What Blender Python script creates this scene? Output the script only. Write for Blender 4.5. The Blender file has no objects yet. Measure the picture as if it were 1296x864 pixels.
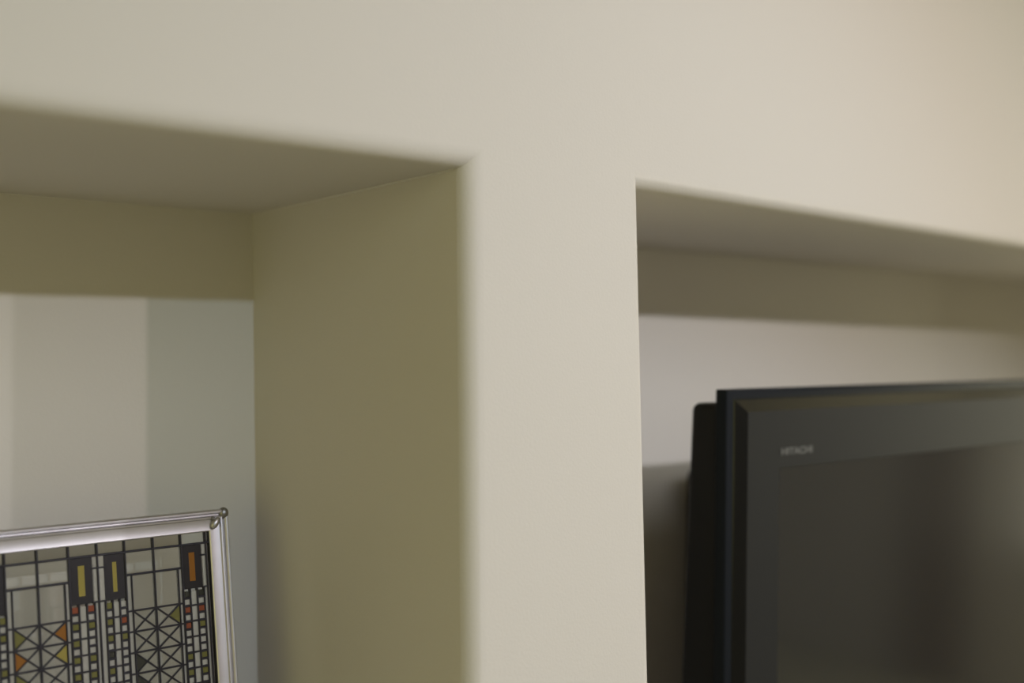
import bpy, bmesh, math, random
from mathutils import Vector, Matrix
random.seed(7)
C = bpy.context.scene.collection
S = bpy.context.scene
EYE = 1.6                      # camera height; all wall heights below are EYE + offset

# ------------------------------------------------------------------ camera
cd = bpy.data.cameras.new('camera')
cam = bpy.data.objects.new('camera', cd); C.objects.link(cam); S.camera = cam
cd.sensor_width = 36.0
cd.lens = 1493.3 / 1296 * 36.0
yaw, pit, roll = math.radians(42.158), math.radians(1.848), math.radians(-1.130)
fw = Vector((math.sin(yaw)*math.cos(pit), math.cos(yaw)*math.cos(pit), math.sin(pit)))
rt = Vector((math.cos(yaw), -math.sin(yaw), 0)); up = rt.cross(fw)
cr, sr = math.cos(roll), math.sin(roll)
R = rt*cr + up*sr; U = up*cr - rt*sr
cam.matrix_world = Matrix(((R.x, U.x, -fw.x, 0), (R.y, U.y, -fw.y, 0), (R.z, U.z, -fw.z, EYE), (0, 0, 0, 1)))
cd.clip_start = 0.02
cd.dof.use_dof = True; cd.dof.focus_distance = 1.43; cd.dof.aperture_fstop = 1.55

# ------------------------------------------------------------------ world, lights, exposure
w = bpy.data.worlds.new('world'); S.world = w; w.use_nodes = True
w.node_tree.nodes['Background'].inputs[0].default_value = (1, .93, .8, 1)
w.node_tree.nodes['Background'].inputs[1].default_value = 0.3
S.view_settings.view_transform = 'Standard'; S.view_settings.look = 'None'
S.view_settings.gamma = 1; S.view_settings.use_curve_mapping = False
S.view_settings.exposure = 1.0

def light(name, kind, loc, target, energy, color, **kw):
    d = bpy.data.lights.new(name, kind); d.energy = energy; d.color = color
    for k, v in kw.items(): setattr(d, k, v)
    o = bpy.data.objects.new(name, d); C.objects.link(o); o.location = loc
    o.rotation_euler = (Vector(target) - Vector(loc)).to_track_quat('-Z', 'Y').to_euler()
    return o
LZ, LY = 2.602, -1.74          # the row of ceiling spotlights, parallel to the niche wall
for x, tx, e, col in ((1.86, 1.25, 28, (1, .84, .88)), (.85, .8, 34, (.66, .82, 1)), (2.9, 1.9, 38, (1, .97, 1))):
    light('track_spotlight', 'SPOT', (x, LY, LZ), (tx, 1.0, EYE-.2), e, col, spot_size=math.radians(56), spot_blend=.75, shadow_soft_size=.03)
light('ceiling_fill_light', 'AREA', (1.6, -1.2, 2.7), (1.6, -1.2, 0), 17, (.84, .89, 1), shape='RECTANGLE', size=3.0, size_y=1.6)  # added overhead fill, mainly to lift the front wall; no fixture known
light('left_fill_light', 'AREA', (-1.95, -.40, 1.55), (1.0, .9, 1.5), 5.3, (1, .97, .36), shape='RECTANGLE', size=1.4, size_y=1.6)  # added soft fill from the left for the niche side wall
light('right_fill_light', 'AREA', (5.15, .4, 1.5), (4.15, .3, 1.5), 22, (1, .96, .70), shape='RECTANGLE', size=.95, size_y=1.6)  # added fill from the right, set in front of the invented glowing panel

# ------------------------------------------------------------------ helpers
def mat(name, col, rough=.6, metal=0, spec=.5, bump=0, bscale=400, noise=0, nscale=3, coat=0):
    m = bpy.data.materials.new(name); m.use_nodes = True; nt = m.node_tree
    b = nt.nodes['Principled BSDF']
    b.inputs['Base Color'].default_value = (*col, 1); b.inputs['Roughness'].default_value = rough
    b.inputs['Metallic'].default_value = metal; b.inputs['Specular IOR Level'].default_value = spec
    b.inputs['Coat Weight'].default_value = coat
    tc = nt.nodes.new('ShaderNodeTexCoord')
    if bump:
        n = nt.nodes.new('ShaderNodeTexNoise'); n.inputs['Scale'].default_value = bscale; n.inputs['Detail'].default_value = 3
        bp = nt.nodes.new('ShaderNodeBump'); bp.inputs['Strength'].default_value = bump; bp.inputs['Distance'].default_value = .001
        nt.links.new(tc.outputs['Object'], n.inputs['Vector']); nt.links.new(n.outputs['Fac'], bp.inputs['Height'])
        nt.links.new(bp.outputs['Normal'], b.inputs['Normal'])
    if noise:
        n = nt.nodes.new('ShaderNodeTexNoise'); n.inputs['Scale'].default_value = nscale; n.inputs['Detail'].default_value = 4
        mx = nt.nodes.new('ShaderNodeMix'); mx.data_type = 'RGBA'
        mx.inputs[6].default_value = (*[c*(1-noise) for c in col], 1); mx.inputs[7].default_value = (*[min(1, c*(1+noise)) for c in col], 1)
        nt.links.new(tc.outputs['Object'], n.inputs['Vector']); nt.links.new(n.outputs['Fac'], mx.inputs[0])
        nt.links.new(mx.outputs[2], b.inputs['Base Color'])
    return m
def glass_mat(name, col, rough=.03, refl=.35, haze=0.0, hcol=(.6, .6, .5)):
    m = bpy.data.materials.new(name); m.use_nodes = True; nt = m.node_tree; nt.nodes.clear()
    out = nt.nodes.new('ShaderNodeOutputMaterial'); tr = nt.nodes.new('ShaderNodeBsdfTransparent'); gl = nt.nodes.new('ShaderNodeBsdfGlossy')
    tl = nt.nodes.new('ShaderNodeBsdfDiffuse'); mh = nt.nodes.new('ShaderNodeMixShader'); mh.inputs[0].default_value = haze
    tc = nt.nodes.new('ShaderNodeTexCoord'); nz = nt.nodes.new('ShaderNodeTexNoise'); nz.inputs['Scale'].default_value = 22
    bp = nt.nodes.new('ShaderNodeBump'); bp.inputs['Strength'].default_value = .25; bp.inputs['Distance'].default_value = .002
    nt.links.new(tc.outputs['Object'], nz.inputs['Vector']); nt.links.new(nz.outputs['Fac'], bp.inputs['Height']); nt.links.new(bp.outputs['Normal'], gl.inputs['Normal'])
    tr.inputs[0].default_value = (*col, 1); gl.inputs['Roughness'].default_value = rough; tl.inputs[0].default_value = (*hcol, 1)
    mx = nt.nodes.new('ShaderNodeMixShader'); fr = nt.nodes.new('ShaderNodeFresnel'); fr.inputs[0].default_value = 1.0 + refl
    nt.links.new(tr.outputs[0], mh.inputs[1]); nt.links.new(tl.outputs[0], mh.inputs[2])
    nt.links.new(fr.outputs[0], mx.inputs[0]); nt.links.new(mh.outputs[0], mx.inputs[1]); nt.links.new(gl.outputs[0], mx.inputs[2])
    nt.links.new(mx.outputs[0], out.inputs[0]); return m

PAINT = mat('beige_wall_paint', (.66, .62, .555), .75, spec=.25, bump=.22, bscale=260)
CEIL = mat('ceiling_paint', (.78, .73, .62), .9, spec=.2)
FLOOR = mat('beige_floor', (.46, .44, .33), .7, noise=.3, nscale=6)
ZINC = mat('zinc_frame', (.58, .56, .575), .46, metal=1, noise=.08, nscale=30, bump=.1, bscale=90)
SOLD = mat('solder_drop', (.45, .44, .43), .38, metal=1, bump=.3, bscale=120)
ZDARK = mat('solder', (.27, .26, .25), .4, metal=1, bump=.5, bscale=120)
LEAD = mat('dark_came', (.014, .012, .018), .5, metal=.0, spec=.4, bump=.3, bscale=300)
BLACKP = mat('black_glass', (.008, .007, .012), .25)
TVCASE = mat('tv_black_case', (.005, .005, .0045), .6, spec=.3)
TVLIP = mat('tv_lip_plastic', (.010, .012, .015), .6, spec=.1)
TVBEV = mat('tv_bevel_gloss', (.003, .003, .003), .22, spec=.3)
TVBEZ = mat('tv_bezel_plastic', (.024, .024, .0235), .5, spec=.06)
TVSCR = mat('tv_screen_glass', (.0155, .016, .017), .14, spec=.8)
LOGO = mat('tv_logo_print', (.12, .12, .115), .5)
BROWN = mat('brown_helper', (.16, .10, .05), .5)  # shared by the added reflection pieces and the glowing panel's frame

def obj(name, bm, m, parent=None, smooth=False, kind=None):
    me = bpy.data.meshes.new(name)
    bmesh.ops.recalc_face_normals(bm, faces=bm.faces[:]) 
    bm.to_mesh(me); bm.free(); me.materials.append(m)
    if smooth:
        for p in me.polygons: p.use_smooth = True
        try: me.set_sharp_from_angle(angle=math.radians(32))
        except Exception: pass
    o = bpy.data.objects.new(name, me); C.objects.link(o)
    if parent: o.parent = parent
    if kind: o['kind'] = kind
    return o
def box(bm, x0, x1, y0, y1, z0, z1, bev=0, seg=2):
    vs = [bm.verts.new((x, y, z)) for x in (x0, x1) for y in (y0, y1) for z in (z0, z1)]
    fs = [bm.faces.new([vs[i] for i in f]) for f in ((0,1,3,2),(4,6,7,5),(0,4,5,1),(2,3,7,6),(0,2,6,4),(1,5,7,3))]
    if bev:
        es = {e for f in fs for e in f.edges}
        bmesh.ops.bevel(bm, geom=list(es), offset=bev, segments=seg, profile=.5, affect='EDGES')
def slab(name, x0, x1, y0, y1, z0, z1, m, parent=None, kind='structure', bev=0):
    bm = bmesh.new(); box(bm, x0, x1, y0, y1, z0, z1, bev); return obj(name, bm, m, parent, kind=None if parent else kind)

# ------------------------------------------------------------------ room shell
XL, XR, YB, H = -2.2, 5.2, -3.2, 2.78
slab('floor', XL, XR, YB, 1.0, -.1, 0, FLOOR)
slab('ceiling', XL, XR, YB, 1.0, H, H+.1, CEIL)
slab('wall_left', XL-.1, XL, YB, 1.0, 0, H, PAINT)
slab('wall_right', XR, XR+.1, YB, 1.0, 0, H, PAINT)
slab('wall_back', XL, XR, YB-.1, YB, 0, H, PAINT)

slab('reflection_slab_1', -2.0, -.3, YB, YB+.045, 0, 2.1, BROWN, bev=.004)  # invented dark slab out of view, so the TV bevel reflects something dark
GLOW = bpy.data.materials.new('glow_panel_emitter'); GLOW.use_nodes = True  # emitter for the invented panel on the right wall
_b = GLOW.node_tree.nodes['Principled BSDF']; _b.inputs['Base Color'].default_value = (.6, .58, .5, 1)
_b.inputs['Emission Color'].default_value = (1, .93, .85, 1); _b.inputs['Emission Strength'].default_value = .3
glow = slab('glow_panel_1', XR-.02, XR, -.08, .88, .7, 2.3, GLOW)  # invented glowing panel out of view, brightens the screen's right-hand reflection
for y0, y1, z0, z1 in ((-.14, -.07, .64, 2.36), (.87, .94, .64, 2.36), (-.07, .87, .64, .71), (-.07, .87, 2.29, 2.36)):
    slab('glow_panel_frame', XR-.05, XR, y0, y1, z0, z1, BROWN, glow)  # border of the invented glowing panel
slab('reflection_strip_1', XR-.06, XR, -.80, -.50, 0, 2.4, BROWN, bev=.004)  # added brown strip out of view, gives the screen its olive reflected band

# front wall: face with two niches whose edges are bullnosed, the niche linings are its parts
r, YF, YBK = .0225, 1.0, 1.464
HZ = EYE + .2387
# opening corners (x, z) in order TL, TR, BR, BL; front ring and back ring
NL_F = [(-.55, HZ-.0110), (.8455, HZ+.0008), (.8355, 1.017), (-.55, 1.017)]
NL_B = [(-.55, HZ-.0050), (.8385, HZ), (.8385, 1.017), (-.55, 1.017)]
NR_F = [(1.1366, HZ+.0036), (3.60, HZ-.0190), (3.60, .70), (1.1366, .70)]
NR_B = [(1.1354, HZ+.0015), (3.60, HZ-.0010), (3.60, .70), (1.1354, .70)]
sg = [(-1, 1), (1, 1), (1, -1), (-1, -1)]
def rings(F):
    out = []
    for k in range(9):
        a = math.pi/2*k/8
        off = r*(1-math.sin(a)); dy = r*(1-math.cos(a))
        out.append([Vector((x+sx*off, YF+dy, z+sz*off)) for (x, z), (sx, sz) in zip(F, sg)])
    return out
bm = bmesh.new()
def vv(p): return bm.verts.new(p)
RL, RR = rings(NL_F), rings(NR_F)
vl = [[vv(p) for p in ring] for ring in RL]; vr = [[vv(p) for p in ring] for ring in RR]
for v in (vl, vr):
    for a, b in zip(v, v[1:]):
        for i in range(4): bm.faces.new((a[i], a[(i+1) % 4], b[(i+1) % 4], b[i]))
def P(x, z): return bm.verts.new((x, YF, z))
o_tl, o_tr, o_br, o_bl = P(XL, H), P(XR, H), P(XR, 0), P(XL, 0)
L, Q = vl[0], vr[0]
m_t = P(.99, H); m_b = P(.99, 0)
bm.faces.new((o_tl, L[0], L[3], o_bl)); bm.faces.new((o_tl, m_t, L[1], L[0])); bm.faces.new((o_bl, L[3], L[2], m_b))
bm.faces.new((m_t, Q[0], L[1])); bm.faces.new((L[1], Q[0], Q[3], m_b, L[2]))
bm.faces.new((m_t, o_tr, Q[1], Q[0])); bm.faces.new((o_tr, o_br, Q[2], Q[1])); bm.faces.new((m_b, Q[3], Q[2], o_br))
for f in bm.faces: f.smooth = True
wall = obj('wall_front', bm, PAINT, kind='structure', smooth=True)

def lining(name, pts, back, m=PAINT):
    """one flat lining of a niche, given thickness away from the opening"""
    b = bmesh.new(); d = Vector(back)*.02
    f = [b.verts.new(p) for p in pts]; g = [b.verts.new(Vector(p)+d) for p in pts]
    b.faces.new(f); b.faces.new(g[::-1])
    for i in range(4): b.faces.new((f[i], f[(i+1) % 4], g[(i+1) % 4], g[i]))
    return obj(name, b, m, wall)
def niche(F, B):
    f = [Vector((x, YF+r, z)) for x, z in F]; b = [Vector((x, YBK, z)) for x, z in B]
    lining('niche_ceiling', (f[0], f[1], b[1], b[0]), (0, 0, 1))
    lining('niche_side', (f[1], f[2], b[2], b[1]), (1, 0, 0))
    lining('niche_shelf', (f[2], f[3], b[3], b[2]), (0, 0, -1))
    lining('niche_side', (f[3], f[0], b[0], b[3]), (-1, 0, 0))
    lining('niche_back', (b[0], b[1], b[2], b[3]), (0, 1, 0))
niche(NL_F, NL_B); niche(NR_F, NR_B)
# painted caulk bead where the left niche's ceiling meets its side
def tube(b, pts, rad, n=6):
    prev = None
    for i, p in enumerate(pts):
        d = (pts[min(i+1, len(pts)-1)] - pts[max(i-1, 0)]).normalized()
        s = d.cross(Vector((.3, .2, 1))).normalized(); t = d.cross(s)
        ring = [b.verts.new(p + (s*math.cos(2*math.pi*k/n) + t*math.sin(2*math.pi*k/n))*rad) for k in range(n)]
        if prev:
            for k in range(n): b.faces.new((prev[k], prev[(k+1) % n], ring[(k+1) % n], ring[k]))
        else: b.faces.new(ring)
        prev = ring
    b.faces.new(prev[::-1])
b = bmesh.new(); p0 = Vector((NL_F[1][0], YF+r+.004, NL_F[1][1])); p1 = Vector((NL_B[1][0], YBK, NL_B[1][1]))
tube(b, [p0.lerp(p1, i/8) for i in range(9)], .0022, 8); obj('caulk_bead', b, PAINT, wall, smooth=True)
b = bmesh.new(); p2 = Vector((NL_B[0][0], YBK, NL_B[0][1]))
tube(b, [p2.lerp(p1, i/8) for i in range(9)], .0014, 8); obj('caulk_bead', b, PAINT, wall, smooth=True)

# ------------------------------------------------------------------ leaded glass panel in the left niche
HP, WP, FWD = .432, .474, .0262
root = bpy.data.objects.new('leaded_glass_panel', None); C.objects.link(root)
root['label'] = 'silver-framed leaded glass panel with small amber and red panes in the left niche'
root['category'] = 'glass panel'
la = math.radians(-6)
top = Vector((.7312, 1.352, EYE-.1549))
vdir = Vector((0, -math.sin(la), math.cos(la)))
root.location = top - vdir*HP; root.rotation_euler = (la, 0, 0)
# local: x = u (0 at right edge), z = height above base, -y towards the room
def V(v): return HP - v

# frame rails: profile (across width s, towards viewer d)
prof = [(0, -.008), (0, .004), (.0008, .0060), (.0022, .0074), (.0040, .0072), (.0054, .0056), (.0060, .0036), (.0074, .0036), (.0080, .0054), (.0094, .0070), (.0110, .0066), (.0120, .0046), (.0132, .0042), (.0250, .0050), (.0262, .0040), (.0262, -.006)]
cor = [(-WP, HP), (0, HP), (0, 0), (-WP, 0)]
inn = [(1, -1), (-1, -1), (-1, 1), (1, 1)]
def rail(i, name):
    b = bmesh.new(); j = (i+1) % 4; rows = []
    for (cx, cz), (ix, iz) in ((cor[i], inn[i]), (cor[j], inn[j])):
        rows.append([b.verts.new((cx+ix*s, -d, cz+iz*s)) for s, d in prof])
    n = len(prof)
    for k in range(n): b.faces.new((rows[0][k], rows[0][(k+1) % n], rows[1][(k+1) % n], rows[1][k]))
    b.faces.new(rows[0]); b.faces.new(rows[1][::-1])
    return obj(name, b, ZINC, root, smooth=True)
for i in range(4): rail(i, 'frame_rail')
def corner_piece(cx, cz, sx, sz):
    b = bmesh.new()                                  # rounded cap over the mitre
    bmesh.ops.create_uvsphere(b, u_segments=14, v_segments=9, radius=1, matrix=Matrix.Translation((cx+sx*.0052, -.0035, cz+sz*.0055)) @ Matrix.Diagonal((.0068, .0058, .0072, 1)))
    for v in b.verts:
        v.co.x = max(min(v.co.x, cx+.0006), -WP-.0006) if True else v.co.x
    c = obj('corner_cap', b, ZDARK, root, smooth=True)
    c['label'] = 'dull dark grey corner cap'
    b = bmesh.new()                                  # solder drop on the inner side of the mitre
    M = Matrix.Translation((cx+sx*.0190, -.0068, cz+sz*.0168)) @ Matrix.Rotation(math.radians(38*(1 if sx*sz > 0 else -1)), 4, 'Y') @ Matrix.Diagonal((.0050, .0045, .0085, 1))
    bmesh.ops.create_uvsphere(b, u_segments=12, v_segments=8, radius=1, matrix=M)
    obj('solder_drop', b, SOLD, root, smooth=True)
    b = bmesh.new()
    bmesh.ops.create_uvsphere(b, u_segments=10, v_segments=6, radius=1, matrix=Matrix.Translation((cx+sx*.0215, -.0062, cz+sz*.0105)) @ Matrix.Diagonal((.003, .003, .0026, 1)))
    obj('solder_blob', b, ZDARK, root, smooth=True)
corner_piece(0, HP, -1, -1); corner_piece(-WP, HP, 1, -1)

CW = .0027                                          # came width
cames = bmesh.new
def bar(b, u0, v0, u1, v1, wd=CW, dep=.0022, y=0.0):
    a, c = Vector((u0, y, V(v0))), Vector((u1, y, V(v1)))
    d = (c-a).normalized(); s = Vector((-d.z, 0, d.x))*wd/2
    vs = []
    for yy, k in ((dep, 1), (-dep*.5, 1), (-dep, .45)):
        vs.append([b.verts.new(q + Vector((0, yy, 0))) for q in (a-s*k, a+s*k, c+s*k, c-s*k)])
    b.faces.new(vs[0]); b.faces.new(vs[2][::-1])
    for p, q in zip(vs, vs[1:]):
        for k in range(4): b.faces.new((p[k], p[(k+1) % 4], q[(k+1) % 4], q[k]))
def came(*a, **k):
    b = bmesh.new(); bar(b, *a, **k); return obj('came', b, LEAD, root)
G = {'plain': glass_mat('plain_pane', (.975, .98, .96), .04, .4, .02, (.62, .60, .52)),
     'clear': glass_mat('bright_haze_pane', (.975, .98, .96), .06, .4, .13, (.78, .76, .68)),  # pale diffuse haze added to brighten these panes, in place of reflected room light
     'milk': glass_mat('milky_pane', (.90, .90, .86), .1, .4, .35, (.62, .60, .55)),
     'olive': glass_mat('olive_pane', (.42, .42, .12), .1, .45, .5, (.26, .245, .085)),
     'amber': glass_mat('amber_pane', (.60, .45, .08), .1, .45, .75, (.35, .29, .075)),
     'orange': glass_mat('orange_pane', (.50, .22, .04), .1, .45, .75, (.30, .125, .025)),
     'red': glass_mat('red_pane', (.40, .10, .05), .1, .45, .7, (.30, .085, .045)),
     'grey': glass_mat('grey_pane', (.2, .2, .18), .1, .45, .5, (.07, .07, .06))}
pane_mesh = {}
def pane(pts, kind, name='pane', label=None):
    """a flat piece of glass, outline pts in (u, v), 2 mm thick; drawn at its own centre so that alike panes share a mesh"""
    cu = sum(p[0] for p in pts)/len(pts); cv = sum(p[1] for p in pts)/len(pts)
    key = (kind, tuple((round(p[0]-cu, 4), round(p[1]-cv, 4)) for p in pts))
    if key not in pane_mesh:
        b = bmesh.new()
        f = [b.verts.new((p[0]-cu, -.0008, -(p[1]-cv))) for p in pts]; g = [b.verts.new((p[0]-cu, .0008, -(p[1]-cv))) for p in pts]
        b.faces.new(f); b.faces.new(g[::-1]); n = len(pts)
        for i in range(n): b.faces.new((f[i], g[i], g[(i+1) % n], f[(i+1) % n]))
        o = obj(name, b, G.get(kind) or BLACKP, root); pane_mesh[key] = o.data
    else:
        o = bpy.data.objects.new(name, pane_mesh[key]); C.objects.link(o); o.parent = root
    o.location = (cu, 0, V(cv))
    if label: o['label'] = label
    return o
def rect(u0, v0, u1, v1): return [(u0, v0), (u1, v0), (u1, v1), (u0, v1)]
V0, V1 = FWD-.001, HP-FWD+.001
UL, UR = -WP+FWD-.001, -FWD+.001
LV1, LV2, LV3 = .0395, .0668, .1090                  # the three top horizontal leads
STEP = .0242
fields = [(-.4095, -.3385), (-.2725, -.2015), (-.1347, -.0635)]
bands = [-.1680+k*.1373 for k in (-2, -1, 0, 1)]
colw = {'olive': .30, 'milk': .30, 'amber': .10, 'red': .14, 'grey': .16}
def pick():
    t = random.random()
    for k, wgt in colw.items():
        t -= wgt
        if t < 0: return k
    return 'olive'
small = bmesh.new()
LAB = {'amber': 'amber glass pane', 'red': 'brick red glass pane', 'orange': 'orange glass pane', 'olive': 'olive green glass pane', 'grey': 'dark grey glass pane'}
for fi, (a, c) in enumerate(fields):
    m = (a+c)/2
    # verticals of the field
    came(a, V0, a, V1); came(c, V0, c, V1); came(m, V0, m, V1)
    came(a+.0068, LV2, a+.0068, V1, wd=.0022); came(c-.0054, LV2, c-.0054, V1, wd=.0022)
    for k in range(-1, 2): pass
    came(a, LV1, c, LV1); came(a, LV2, c, LV2)
    for x0, x1 in ((a, m), (m, c)):
        pane(rect(x0, V0, x1, LV1), 'plain'); pane(rect(x0, LV1, x1, LV2), 'clear')
    ia, ic = a+.0068, c-.0054
    pane(rect(a, LV2, ia, V1), 'milk'); pane(rect(ic, LV2, c, V1), 'milk')
    pane(rect(ia, LV2, m, LV3), 'clear'); pane(rect(m, LV2, ic, LV3), 'clear')
    # plain diamond lattice below
    v = LV3; row = 0
    while v < V1-.004:
        v2 = min(v+STEP, V1); came(a, v, c, v, wd=.0022)
        qa, qc = (ia+m)/2, (m+ic)/2
        for (x0, x1) in ((ia, m), (m, ic)):
            mm = (x0+x1)/2; vm = (v+v2)/2
            bar(small, x0, v, x1, v2, wd=.0020, dep=.0016); bar(small, x0, v2, x1, v, wd=.0020, dep=.0016)
            side = [(x0, v), (x0, v2), (mm, vm)] if x0 == ia else [(x1, v), (mm, vm), (x1, v2)]
            othr = [(x1, v), (mm, vm), (x1, v2)] if x0 == ia else [(x0, v), (x0, v2), (mm, vm)]
            kd = random.choice(['olive', 'clear', 'clear', 'amber' if fi == 1 else 'grey', 'orange' if fi == 1 else 'clear'])
            pane(side, kd, label=LAB.get(kd)); pane(othr, 'clear')
            pane([(x0, v), (mm, vm), (x1, v)], 'clear'); pane([(x0, v2), (x1, v2), (mm, vm)], 'clear')
        v += STEP; row += 1
for bi, c in enumerate(bands):
    # plain row above, centre lead and two milky strips
    lo, hi = max(c-.0335, UL), min(c+.0330, UR)
    if UL < c < UR:
        came(c, V0, c, V1)
    came(lo, LV1, hi, LV1)
    if UL < c < UR:
        pane(rect(lo, V0, c, LV1), 'plain'); pane(rect(c, V0, hi, LV1), 'plain')
    else: pane(rect(lo, V0, hi, LV1), 'plain')
    # horizontals across the central strips
    for s in (-1, 1):
        i0, i1 = (c-.0065, c-.0010) if s < 0 else (c+.0010, c+.0072)
        if i0 > UL and i1 < UR:
            pane(rect(i0, LV1, i1, .0925), 'milk'); pane(rect(i0, .0925, i1, V1), 'milk')
            bar(small, i0-.001, .0925, i1+.001, .0925, wd=.0020)
            bar(small, i0-.001, .0540, i1+.001, .0540, wd=.0020)
        # dark plate with an inset coloured strip, then the column of small panes
        p0, p1 = (c-.0332, c-.0052) if s < 0 else (c+.0075, c+.0330)
        if p0 < UL-.004 or p1 > UR+.004: continue
        s0 = p0+.0100; s1 = p1-.0105; t0, t1 = .0495, .0840
        for q in (rect(p0, LV1, p1, t0), rect(p0, t1, p1, .0930), rect(p0, t0, s0, t1), rect(s1, t0, p1, t1)):
            pane(q, 'black', 'dark_pane', 'near-black opaque glass pane')
        kd = 'orange' if bi == 3 else 'amber'
        pane(rect(s0, t0, s1, t1), kd, label='long orange glass pane' if kd == 'orange' else 'long amber glass pane')
        wq = (p1-p0)/3
        for q in range(4): bar(small, p0+q*wq, .0930, p0+q*wq, V1, wd=.0026)
        v = .0945; k = 0
        while v < .30:
            v2 = v+.0093
            for q in (0, 2):
                kd = pick() if k % 2 == 0 else 'milk'
                if bi == 2 and s < 0 and k == 0: kd = 'red'
                pane(rect(p0+q*wq+.001, v+.001, p0+(q+1)*wq-.001, v2-.001), kd, label=LAB.get(kd))
                bar(small, p0+q*wq, v2, p0+(q+1)*wq, v2, wd=.0030)
            if k % 2 == 0:
                vend = v2+.0093
                pane(rect(p0+wq+.001, v+.001, p0+2*wq-.001, vend-.001), 'milk')
                bar(small, p0+wq, vend, p0+2*wq, vend, wd=.0022)
            v = v2; k += 1
        pane(rect(p0, v+.001, p1, V1), 'milk')
came(UL, V0+.0005, UR, V0+.0005, wd=.0015); came(UR-.0006, V0, UR-.0006, V1, wd=.0024)
obj('small_came', small, LEAD, root, kind='stuff')
# the two slotted feet it stands in
for u in (-.09, -WP+.09):
    b = bmesh.new(); box(b, u-.02, u+.02, -.05, -.0085, -.001, .02, .003); box(b, u-.02, u+.02, .0085, .05, .0045, .02, .003)
    o = obj('stand_foot', b, BLACKP, root)

# ------------------------------------------------------------------ television in the right niche
tv = bpy.data.objects.new('television', None); C.objects.link(tv)
tv['label'] = 'large dark grey flat-screen television in the right niche, with a wide matte bezel'
tv['category'] = 'television'
HT, WT = .86, 1.25
ta = math.radians(2.5)
T = Vector((1.3611, 1.05, EYE-.0205))
down = Vector((0, math.sin(ta), -math.cos(ta)))
tv.location = T + down*HT; tv.rotation_euler = (ta, 0, 0)
# local: x to the right, z up from the base, -y to the room; front lip plane at y=0
def loft(name, rows, m, parent=tv, smooth=False, cap0=True, cap1=True):
    """rows: list of (x0, x1, z0, z1, y) rectangles joined in order"""
    b = bmesh.new(); R_ = []
    for x0, x1, z0, z1, y in rows:
        R_.append([b.verts.new((x, y, z)) for x, z in ((x0, z0), (x1, z0), (x1, z1), (x0, z1))])
    for p, q in zip(R_, R_[1:]):
        for k in range(4): b.faces.new((p[k], p[(k+1) % 4], q[(k+1) % 4], q[k]))
    if cap0: b.faces.new(R_[0])
    if cap1: b.faces.new(R_[-1][::-1])
    return obj(name, b, m, parent, smooth=smooth)
def rows(*spec):      # (inset, y)
    return [(i, WT-i, i, HT-i, y) for i, y in spec]
# outer lip: a ring from the back edge over the rounded rim to the foot of the bevel
loft('outer_frame', rows((.004, .020), (0, .016), (0, .001), (.0012, -.0018), (.0035, -.0030), (.0140, -.0040)), TVLIP, smooth=True, cap1=False)
# glossy black bevel and the flat front bezel, open at the screen
def ring(name, specs, m, smooth=False):
    return loft(name, specs, m, smooth=smooth, cap0=False, cap1=False)
ring('bevel', rows((.0140, -.0040), (.0150, -.0056), (.0325, -.0158)), TVBEV)
SL, ST, SB = .110, .118, .13
FY = -.0160
b = bmesh.new()
R_ = []
for x0, x1, z0, z1, y in ((.0325, WT-.0325, .0325, HT-.0325, -.0158), (.0340, WT-.0340, .0340, HT-.0340, FY), (SL, WT-SL, SB, HT-ST, FY), (SL+.0015, WT-SL-.0015, SB+.0015, HT-ST-.0015, FY+.004)):
    R_.append([b.verts.new((x, y, z)) for x, z in ((x0, z0), (x1, z0), (x1, z1), (x0, z1))])
for p, q in zip(R_, R_[1:]):
    for k in range(4): b.faces.new((p[k], p[(k+1) % 4], q[(k+1) % 4], q[k]))
obj('bezel', b, TVBEZ, tv)
b = bmesh.new(); box(b, SL, WT-SL, FY+.0030, FY+.006, SB, HT-ST)
obj('screen', b, TVSCR, tv)
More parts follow.
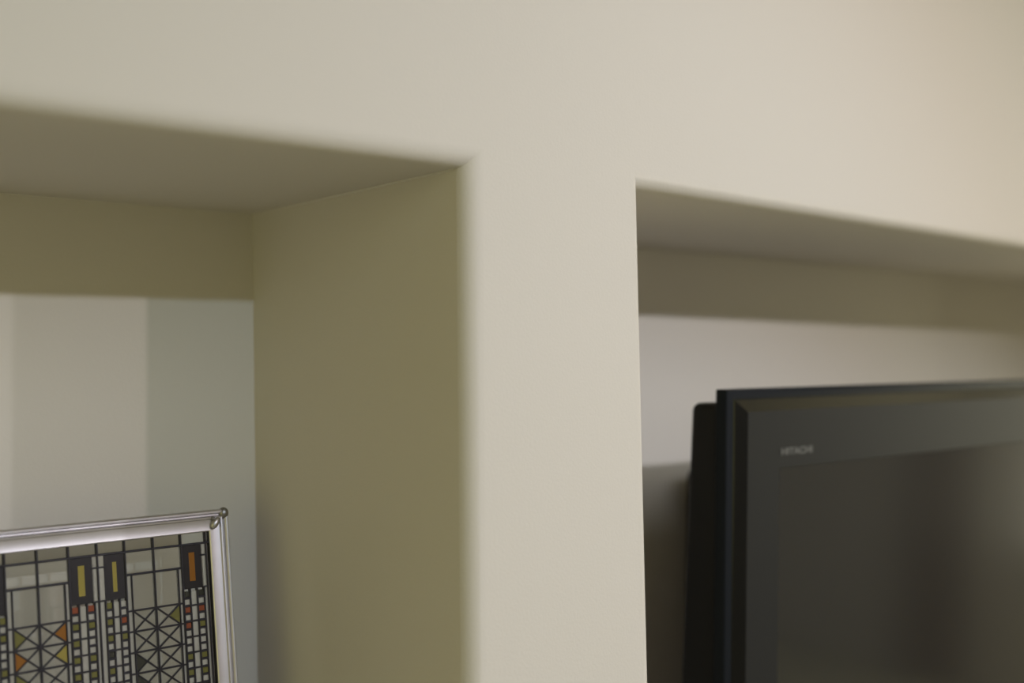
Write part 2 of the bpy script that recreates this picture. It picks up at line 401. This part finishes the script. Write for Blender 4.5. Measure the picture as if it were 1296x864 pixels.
# back case: narrower at the top, fuller lower down, rounded corners
b = bmesh.new()
def caserow(y, i, e):
    pts = []
    for cx, cz, a0 in ((WT-i, HT-.020-i*.4, 0), (i, HT-.020-i*.4, 90), (i-e, .02+i, 180), (WT-i+e, .02+i, 270)):
        rr = .012
        sx = 1 if a0 in (0, 270) else -1; sz = 1 if a0 in (0, 90) else -1
        for k in range(5):
            a = math.radians(a0+90*k/4)
            pts.append(b.verts.new((cx-sx*rr+math.cos(a)*rr, y + (.03 if sz < 0 else 0)*(y > .05), cz-sz*rr+math.sin(a)*rr)))
    return pts
cr_ = [caserow(.012, .0045, .0), caserow(.060, .0045, 0), caserow(.0665, .009, 0), caserow(.110, .16, 0)]
for p, q in zip(cr_, cr_[1:]):
    for k in range(20): b.faces.new((p[k], p[(k+1) % 20], q[(k+1) % 20], q[k]))
b.faces.new(cr_[0]); b.faces.new(cr_[-1][::-1])
obj('back_case', b, TVCASE, tv, smooth=True)
b = bmesh.new(); box(b, .36, WT-.36, .10, .375, .06, HT-.165, .02, 3)  # unseen block added to keep light off the wall behind the set
obj('shade_block', b, TVCASE, tv)
# blurred maker's lettering above the screen's top left corner
fc = bpy.data.curves.new('logo', 'FONT'); fc.body = 'HITACHI'; fc.size = .0145; fc.extrude = .0003; fc.offset = .0003
fo = bpy.data.objects.new('logo_tmp', fc); C.objects.link(fo); bpy.context.view_layer.update()
me = bpy.data.meshes.new_from_object(fo.evaluated_get(bpy.context.evaluated_depsgraph_get())); bpy.data.objects.remove(fo)
xs = [v.co.x for v in me.vertices]; k = .080/(max(xs)-min(xs))
me.transform(Matrix.Translation((SL+.004, FY-.0003, HT-.0990)) @ Matrix.Rotation(math.radians(90), 4, 'X') @ Matrix.Diagonal((k, 1, 1, 1)))
me.materials.clear(); me.materials.append(LOGO)
lg = bpy.data.objects.new('logo_lettering', me); C.objects.link(lg); lg.parent = tv; lg['label'] = 'small pale grey lettering'
# pedestal: upright only; the foot spreads on the niche shelf
b = bmesh.new(); box(b, WT/2-.10, WT/2+.10, .012, .075, -.03, .12, .006); obj('stand_neck', b, TVCASE, tv)
zb = tv.location.z - .70
b = bmesh.new(); box(b, WT/2-.32, WT/2+.32, -.12, .20, -zb-.0, -zb+.022, .008)
fo = obj('stand_foot', b, TVCASE, tv)
fo.matrix_parent_inverse = Matrix.Rotation(-ta, 4, 'X')
b = bmesh.new(); box(b, WT/2-.06, WT/2+.06, .015, .070, -zb+.01, .03, .004); obj('stand_post', b, TVCASE, tv).matrix_parent_inverse = Matrix.Rotation(-ta, 4, 'X')
